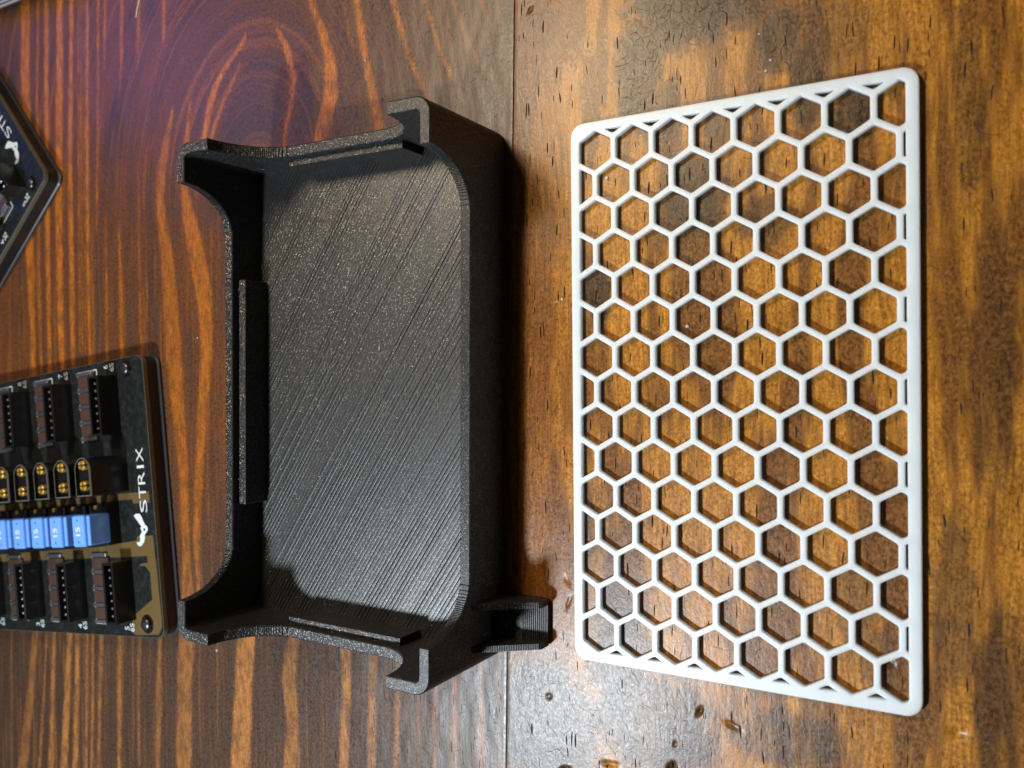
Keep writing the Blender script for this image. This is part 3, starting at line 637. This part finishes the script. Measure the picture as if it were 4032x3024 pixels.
# ------------------------------------------------------------------ charging boards
# local frame of a board: x = -a (a runs inwards from the short front edge), y = -b (b runs along that edge)
ZP = 6.4
def board(name, label, corner, ang, blen, npin, cells, alen, jst_a, xt_a, fuse_a, top_row, bot_row):
    r = empty(name, (*corner, 0), ang)
    tag(r, label, 'circuit board', 'charging boards on the table')
    def rc(a0, a1, b0, b1): return (-a1, -a0, -b1, -b0)
    bs = prism('base_plate', rrect(*rc(.25, alen - .25, .25, blen - .25), 3.2), .9, 4.9, M['base'], r)
    prism('base_lip', rrect(*rc(-.6, alen + .25, -.3, blen + .4), 3.6), 0, 1.15, M['lip'], r, .35)
    pcb = prism('circuit_panel', rrect(*rc(0, alen, 0, blen), 3.2), 4.8, ZP - .06, M['fr4'], r, .05)
    prism('solder_mask', rrect(*rc(.12, alen - .12, .12, blen - .12), 3.1), ZP - .06, ZP, M['mask'], pcb)
    pitch = 2.37; jl = pitch * (npin - 1) + 4.7; jd, jh = 5.3, 6.95
    # corner screws
    for a, b in ((8.0, 3.6), (7.6, blen - 4.2), (alen - 8, 3.6), (alen - 8, blen - 4.2)):
        s = prism('screw', [(-a + 2.0 * math.cos(t * math.pi / 12), -b + 2.0 * math.sin(t * math.pi / 12)) for t in range(24)], ZP - .2, ZP + 1.25, M['steel'], r, .45, True)
        prism('socket', [(-a + .85 * math.cos(t * math.pi / 3), -b + .85 * math.sin(t * math.pi / 3)) for t in range(6)], ZP + 1.2, ZP + 1.27, M['hole'], s)
        prism('dark_screw_ring', [(-a + 3.0 * math.cos(t * math.pi / 12), -b + 3.0 * math.sin(t * math.pi / 12)) for t in range(24)], ZP - .1, ZP + .03, M['conn'], s)  # plain dark ring round the screw head
    def jst(a, b0):
        bm = bmesh.new(); w = .75
        x0, x1, y0, y1 = rc(a, a + jd, b0, b0 + jl)
        bm_box(bm, x0, x1, y0, y1, ZP - .1, ZP + 1.6)
        bm_box(bm, x1 - w, x1, y0, y1, ZP + 1.5, ZP + jh, .12, 1)
        bm_box(bm, x0, x0 + w, y0, y1, ZP + 1.5, ZP + jh - .02, .12, 1)
        bm_box(bm, x0 + w * .6, x1 - w * .6, y0 + .01, y0 + w, ZP + 1.5, ZP + jh - .04)
        bm_box(bm, x0 + w * .6, x1 - w * .6, y1 - w, y1 - .01, ZP + 1.5, ZP + jh - .04)
        o = bmobj('balance_socket', bm, M['conn'], r)
        for k in range(npin):
            bb = b0 + 2.35 + k * pitch; ac = a + jd * .52
            box('pin', -ac - .36, -ac + .36, -bb - .36, -bb + .36, ZP + 1.4, ZP + 6.3, M['tin'], o, .16, 1)
    def ptc_row(a, b0, nb, step):
        for k in range(nb):
            bb = b0 + k * step
            box('chip_resistor', *rc(a, a + 8.6, bb + .8, bb + step - .8), ZP - .02, ZP + .95, M['ptc'], r, .12, 1)
        for k in range(nb + 1):
            bb = b0 + k * step
            box('solder_joint', *rc(a + (0 if 0 < k < nb else 1.0), a + 9.3, bb - .62, bb + .62), ZP - .02, ZP + 1.0, M['solder'], r, .2, 2)
    def frame_mark(a0, a1, b0, b1, side):
        """white corner brackets printed round a row of chips"""
        bm = bmesh.new(); t = .32
        e = b0 if side < 0 else b1
        bm_box(bm, *rc(a0, a1, e - t / 2, e + t / 2), ZP, ZP + .03)
        bm_box(bm, *rc(a0 - t / 2, a0 + t / 2, e if side < 0 else e - 2.4, e + 2.4 if side < 0 else e), ZP, ZP + .034)
        bm_box(bm, *rc(a1 - t / 2, a1 + t / 2, b0 if side < 0 else b0 + 1, b1), ZP, ZP + .032)
        bmobj('printed_bracket', bm, M['silk'], r)
    step = (jl - 1.0) / max(1, 3) if npin > 4 else 4.6
    nch = 4 if npin > 4 else 2
    for k, a in enumerate(jst_a):
        if top_row:
            jst(a, 5.1); ptc_row(a + 10.9, 2.9, nch, 5.35 if npin > 4 else 4.6); frame_mark(a + 10.4, a + 20.6, 2.1, 2.9 + nch * 5.35 + .9, -1)
            letter(str(top_row + k), a + 4.6 + .9, 1.9, ZP + .02, 2.15, r, M['silk'], .012); letter(cells, a + 3.1 - .6, 2.3, ZP + .02, 2.15, r, M['silk'], .012)
        bb = blen - 24.4 if npin > 4 else blen - 5.2 - jl
        jst(a, bb); ptc_row(a + 10.9, bb - 1.6, nch, 5.35 if npin > 4 else 4.6); frame_mark(a + 10.4, a + 20.6, bb - 2.4, bb - 1.6 + nch * 5.35 + .8, 1)
        letter(str(bot_row - k), a + 4.6 + .4, blen - 2.6, ZP + .02, 2.15, r, M['silk'], .012); letter(cells, a + 2.4, blen - 2.9, ZP + .02, 2.15, r, M['silk'], .012)
    xb0 = 30.3 if npin > 4 else blen / 2 - 9
    for a in xt_a:
        w, l, h = 7.5, 11.9, 12.9; cxx, cyy = -(a + w / 2), -(xb0 + l / 2)
        pts = [(-w / 2, -l / 2 + .2), (-w / 2 + .3, -l / 2), (w / 2 - .3, -l / 2), (w / 2, -l / 2 + .2), (w / 2, l / 2 - 3.0), (w / 2 - .7, l / 2 - 1.6), (1.3, l / 2 - .2), (0.4, l / 2), (-.4, l / 2), (-1.3, l / 2 - .2), (-w / 2 + .7, l / 2 - 1.6), (-w / 2, l / 2 - 3.0)]
        pts = [(x + cxx, y + cyy) for x, y in pts]; inn = inset_poly(pts, .42); n = len(pts)
        rings = [(pts, ZP - .1), (pts, ZP + h - .25), (inset_poly(pts, .12), ZP + h), (inn, ZP + h), (inset_poly(inn, .02), ZP + h - 1.2)]
        v = [(x, y, z) for q, z in rings for x, y in q]
        f = [(k * n + i, k * n + (i + 1) % n, (k + 1) * n + (i + 1) % n, (k + 1) * n + i) for k in range(4) for i in range(n)] + [tuple(range(4 * n, 5 * n))]
        o = meshobj('power_socket', v, f, M['conn'], r)
        rv = [(x, y, z) for q, z in ((pts, ZP + h - .5), (inset_poly(pts, -.05), ZP + h - .3), (inset_poly(pts, .1), ZP + h + .03), (inset_poly(pts, .36), ZP + h + .03), (inset_poly(pts, .36), ZP + h - .3)) for x, y in q]
        meshobj('rim', rv, [(k * n + i, k * n + (i + 1) % n, (k + 1) * n + (i + 1) % n, (k + 1) * n + i) for k in range(4) for i in range(n)], M['rim'], o)
        for bb in (xb0 + 1.8 + .6, xb0 + 8.7):
            # split barrel contact
            px, py = -(a + w / 2), -bb; bm = bmesh.new()
            for q in range(4):
                prev = None
                for t in range(6):
                    an = math.radians(q * 90 + 10 + 70 * t / 5)
                    c4 = [bm.verts.new((px + rr * math.cos(an), py + rr * math.sin(an), z)) for rr, z in ((1.55, ZP + h - 2), (1.55, ZP + h - .1), (1.3, ZP + h + .22), (.62, ZP + h + .1), (.6, ZP + h - 2))]
                    if prev:
                        for u in range(4): bm.faces.new((prev[u], prev[u + 1], c4[u + 1], c4[u]))
                    prev = c4
            bmobj('contact', bm, M['gold'], o)
    fb0 = 47.9 if npin > 4 else blen / 2 + 4
    for k, a in enumerate(fuse_a):
        box('fuse_holder', *rc(xt_a[0] + 6.3 + 11 * k - .5, xt_a[0] + 14.6 + 11 * k, fb0 - 2.4, fb0 + 10.6), ZP - .1, ZP + 4.6, M['conn'], r, .3)
        bm = bmesh.new()
        bm_box(bm, *rc(a - 1.2, a + 6.0, fb0 + .3, fb0 + 9.6), ZP + 3.6, ZP + 10.6, .35, 2)
        bm_box(bm, *rc(a, a + 6.2, fb0, fb0 + 9.9), ZP + 10.0, ZP + 11.7, .75, 3)
        o = bmobj('fuse', bm, M['fuse'], r)
        letter('15', a + 3.1, fb0 + 4.95, ZP + 11.73, 2.3, o, M['silk'], .02, 1.15)
        for q in (fb0 + 1.6, fb0 + 8.3): box('test_contact', *rc(a + 2.8, a + 3.4, q - .3, q + .3), ZP + 11.6, ZP + 11.72, M['tin'], o)
        for q in (fb0 - 1.6,):
            box('solder_joint', *rc(a + 3.2, a + 4.6, q - .7, q + .7), ZP, ZP + 5.2, M['gold'], r, .4, 2)
    return r, rc

ang1 = math.atan2(-0.1088378, 0.99405952) * -1          # direction of local +x = -ea
b1, rc = board('parallel_charging_board', 'black circuit board with a row of blue fuses and gold round sockets beside the tray',
               (-152.94, -42.62), ang1, 88.0, 7, '6S', 118.0, [12.8, 37.4, 61.6, 86.0], [11.3, 22.3, 33.4, 44.5, 55.6, 66.7, 77.8], [18.2, 30.2, 40.6, 51.2, 62, 73], 6, 5)

def board_print(r, off, sheen_bands):
    """silkscreen name and emblem along the short edge, painted gold reflections of the lamp"""
    z = ZP + .05
    if sheen_bands:  # warm lamp reflection on the glossy board, painted as flat gold shapes
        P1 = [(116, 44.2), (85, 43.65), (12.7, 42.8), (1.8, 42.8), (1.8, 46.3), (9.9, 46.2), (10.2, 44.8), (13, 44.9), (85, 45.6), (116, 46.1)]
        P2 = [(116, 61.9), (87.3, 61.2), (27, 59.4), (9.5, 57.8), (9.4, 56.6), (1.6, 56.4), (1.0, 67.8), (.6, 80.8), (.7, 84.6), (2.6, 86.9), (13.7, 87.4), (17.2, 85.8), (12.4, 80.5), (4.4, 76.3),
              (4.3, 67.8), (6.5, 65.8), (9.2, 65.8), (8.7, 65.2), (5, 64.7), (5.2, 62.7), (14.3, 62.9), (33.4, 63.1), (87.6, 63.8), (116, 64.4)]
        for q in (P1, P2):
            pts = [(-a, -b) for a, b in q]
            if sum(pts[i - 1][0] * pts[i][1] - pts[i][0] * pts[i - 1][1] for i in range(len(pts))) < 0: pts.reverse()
            sheet('painted_sheen', pts, ZP + .004, M['gold_sheen'], r, .012)
    for ch, bc, wd in (('S', 47.2, 3.9), ('T', 42.9, 3.7), ('R', 38.5, 3.9), ('I', 34.9, .85), ('X', 31.2, 4.4)):
        me = text_mesh(ch, 3.4, -.004); w = max(v.co.x for v in me.vertices) - min(v.co.x for v in me.vertices)
        for v in me.vertices: v.co.x *= wd * S / w
        me.materials.append(M['silk'])
        o = link(bpy.data.objects.new('printed_letter', me), r); o.location = Vector((-4.9, -(bc + off), z)) * S; o.rotation_euler = (0, 0, math.pi / 2)
    E = [(10.02, 50.05), (8.96, 49.46), (7.01, 49.53), (6.18, 50.65), (5.6, 51.91), (5.0, 52.86), (3.89, 53.66), (3.67, 54.59), (4.61, 55.5), (5.41, 56.09), (5.45, 57.18), (6.08, 58.4), (7.29, 59.47),
         (8.53, 59.66), (9.65, 58.8), (9.39, 58.33), (8.11, 58.3), (7.72, 57.44), (7.89, 56.51), (7.04, 55.59), (6.62, 54.99), (7.21, 54.19), (6.78, 53.43), (7.42, 52.79), (8.28, 51.83), (9.16, 51.02)]
    pts = [(-a, -(b + off)) for a, b in E]
    if sum(pts[i - 1][0] * pts[i][1] - pts[i][0] * pts[i - 1][1] for i in range(len(pts))) < 0: pts.reverse()
    sheet('printed_emblem', pts, ZP + .03, M['silk'], r, .02)
    # small dark eye in the middle of the emblem
    sheet('emblem_eye', [(-5.4 + .45 * math.cos(t), -(54.5 + off) + .45 * math.sin(t)) for t in [k * math.pi / 5 for k in range(10)]], ZP + .052, M['mask'], r, .01)
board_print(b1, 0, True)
BR2 = Vector((-202.24, 19.33)); up2 = Vector((-.6648, .7470)); bl2 = 64.0
TR2 = BR2 + up2 * bl2
b2, rc = board('small_charging_board', 'small black circuit board turned cornerwise with white 3S print by the edge', (TR2.x, TR2.y),
               math.atan2(.6648, .7470), bl2, 4, '3S', 90.0, [10.2, 28.6, 47.0, 65.4], [12, 23, 34, 45], [18.5, 29.5, 40.5], 0, 5)
board_print(b2, bl2 - 88 + 12.2, False)

# ------------------------------------------------------------------ grey case cut off by the corner of the picture
case = empty('ridged_case', (-236, 118, 0))
tag(case, 'low grey case with pale ridges along its edge, casting a long shadow', 'case')
box('body', -110, 120, -32, 50, 0, 17, M['case'], case, 1.2, 3)
for z in (2.45, 4.4, 7.0): box('ridge', -108, 118, -32.45, -31.8, z - .42, z + .42, M['ridge'], case, .18, 1)

# ------------------------------------------------------------------ crumbs and a loose fibre
def crumb(x, y, s, label, group=None):
    bm = bmesh.new(); bmesh.ops.create_icosphere(bm, subdivisions=1, radius=s)
    for v in bm.verts: v.co *= random.uniform(.7, 1.2)
    for v in bm.verts: v.co.z = v.co.z * .7 + s * .55
    o = bmobj('crumb', bm, M['crumb']); o.location = Vector((x, y, 0)) * S
    tag(o, label, 'crumb', group or 'white crumbs on the table')
for x, y, s, label in (
        (2.43, -6.17, .5, 'white crumb inside a hexagon hole at the corner of the grille'), (20.9, -40.5, .42, 'pale crumb in the middle of a grille hole'),
        (37.9, 11.2, .32, 'white crumb beside the short edge of the grille'), (38.9, 13.2, .3, 'white crumb beside the short edge of the grille'), (36.6, 19.0, .25, 'white crumb beside the short edge of the grille'),
        (-134.6, -38, .3, 'tiny crumb on striped wood between circuit board and tray'), (-67.4, 34, .36, 'tiny crumb on the knot in the striped wood'),
        (-127.3, -133, .42, 'pale crumb on striped wood next to the fused board'), (-88, -123, .3, 'small crumb on striped wood by the tray side'),
        (-9.2, -33, .3, 'tiny white crumb on golden wood between tray and grille')):
    crumb(x, y, s, label)
def fibre(name, pts, rad, label):
    pts = [Vector(p) for p in pts]; v, f = [], []
    for i, p in enumerate(pts):
        t = (pts[min(i + 1, len(pts) - 1)] - pts[max(i - 1, 0)]).normalized(); a = t.cross(Vector((0, 0, 1))).normalized(); b = t.cross(a)
        for k in range(5): q = p + (a * math.cos(k * 1.2566) + b * math.sin(k * 1.2566)) * rad; v.append(tuple(q))
    for i in range(len(pts) - 1):
        for k in range(5): f.append((i * 5 + k, i * 5 + (k + 1) % 5, i * 5 + 5 + (k + 1) % 5, i * 5 + 5 + k))
    f += [tuple(range(4, -1, -1)), tuple(range(len(v) - 5, len(v)))]
    tag(meshobj(name, v, f, M['fibre'], None, True), label, 'fibre')
fibre('loose_fibre', [(-158.5, 80, .2), (-160.5, 71.7, .2), (-161.7, 69, .2), (-162.3, 66.5, .2)], .16, 'thin pale loose fibre on the striped wood')
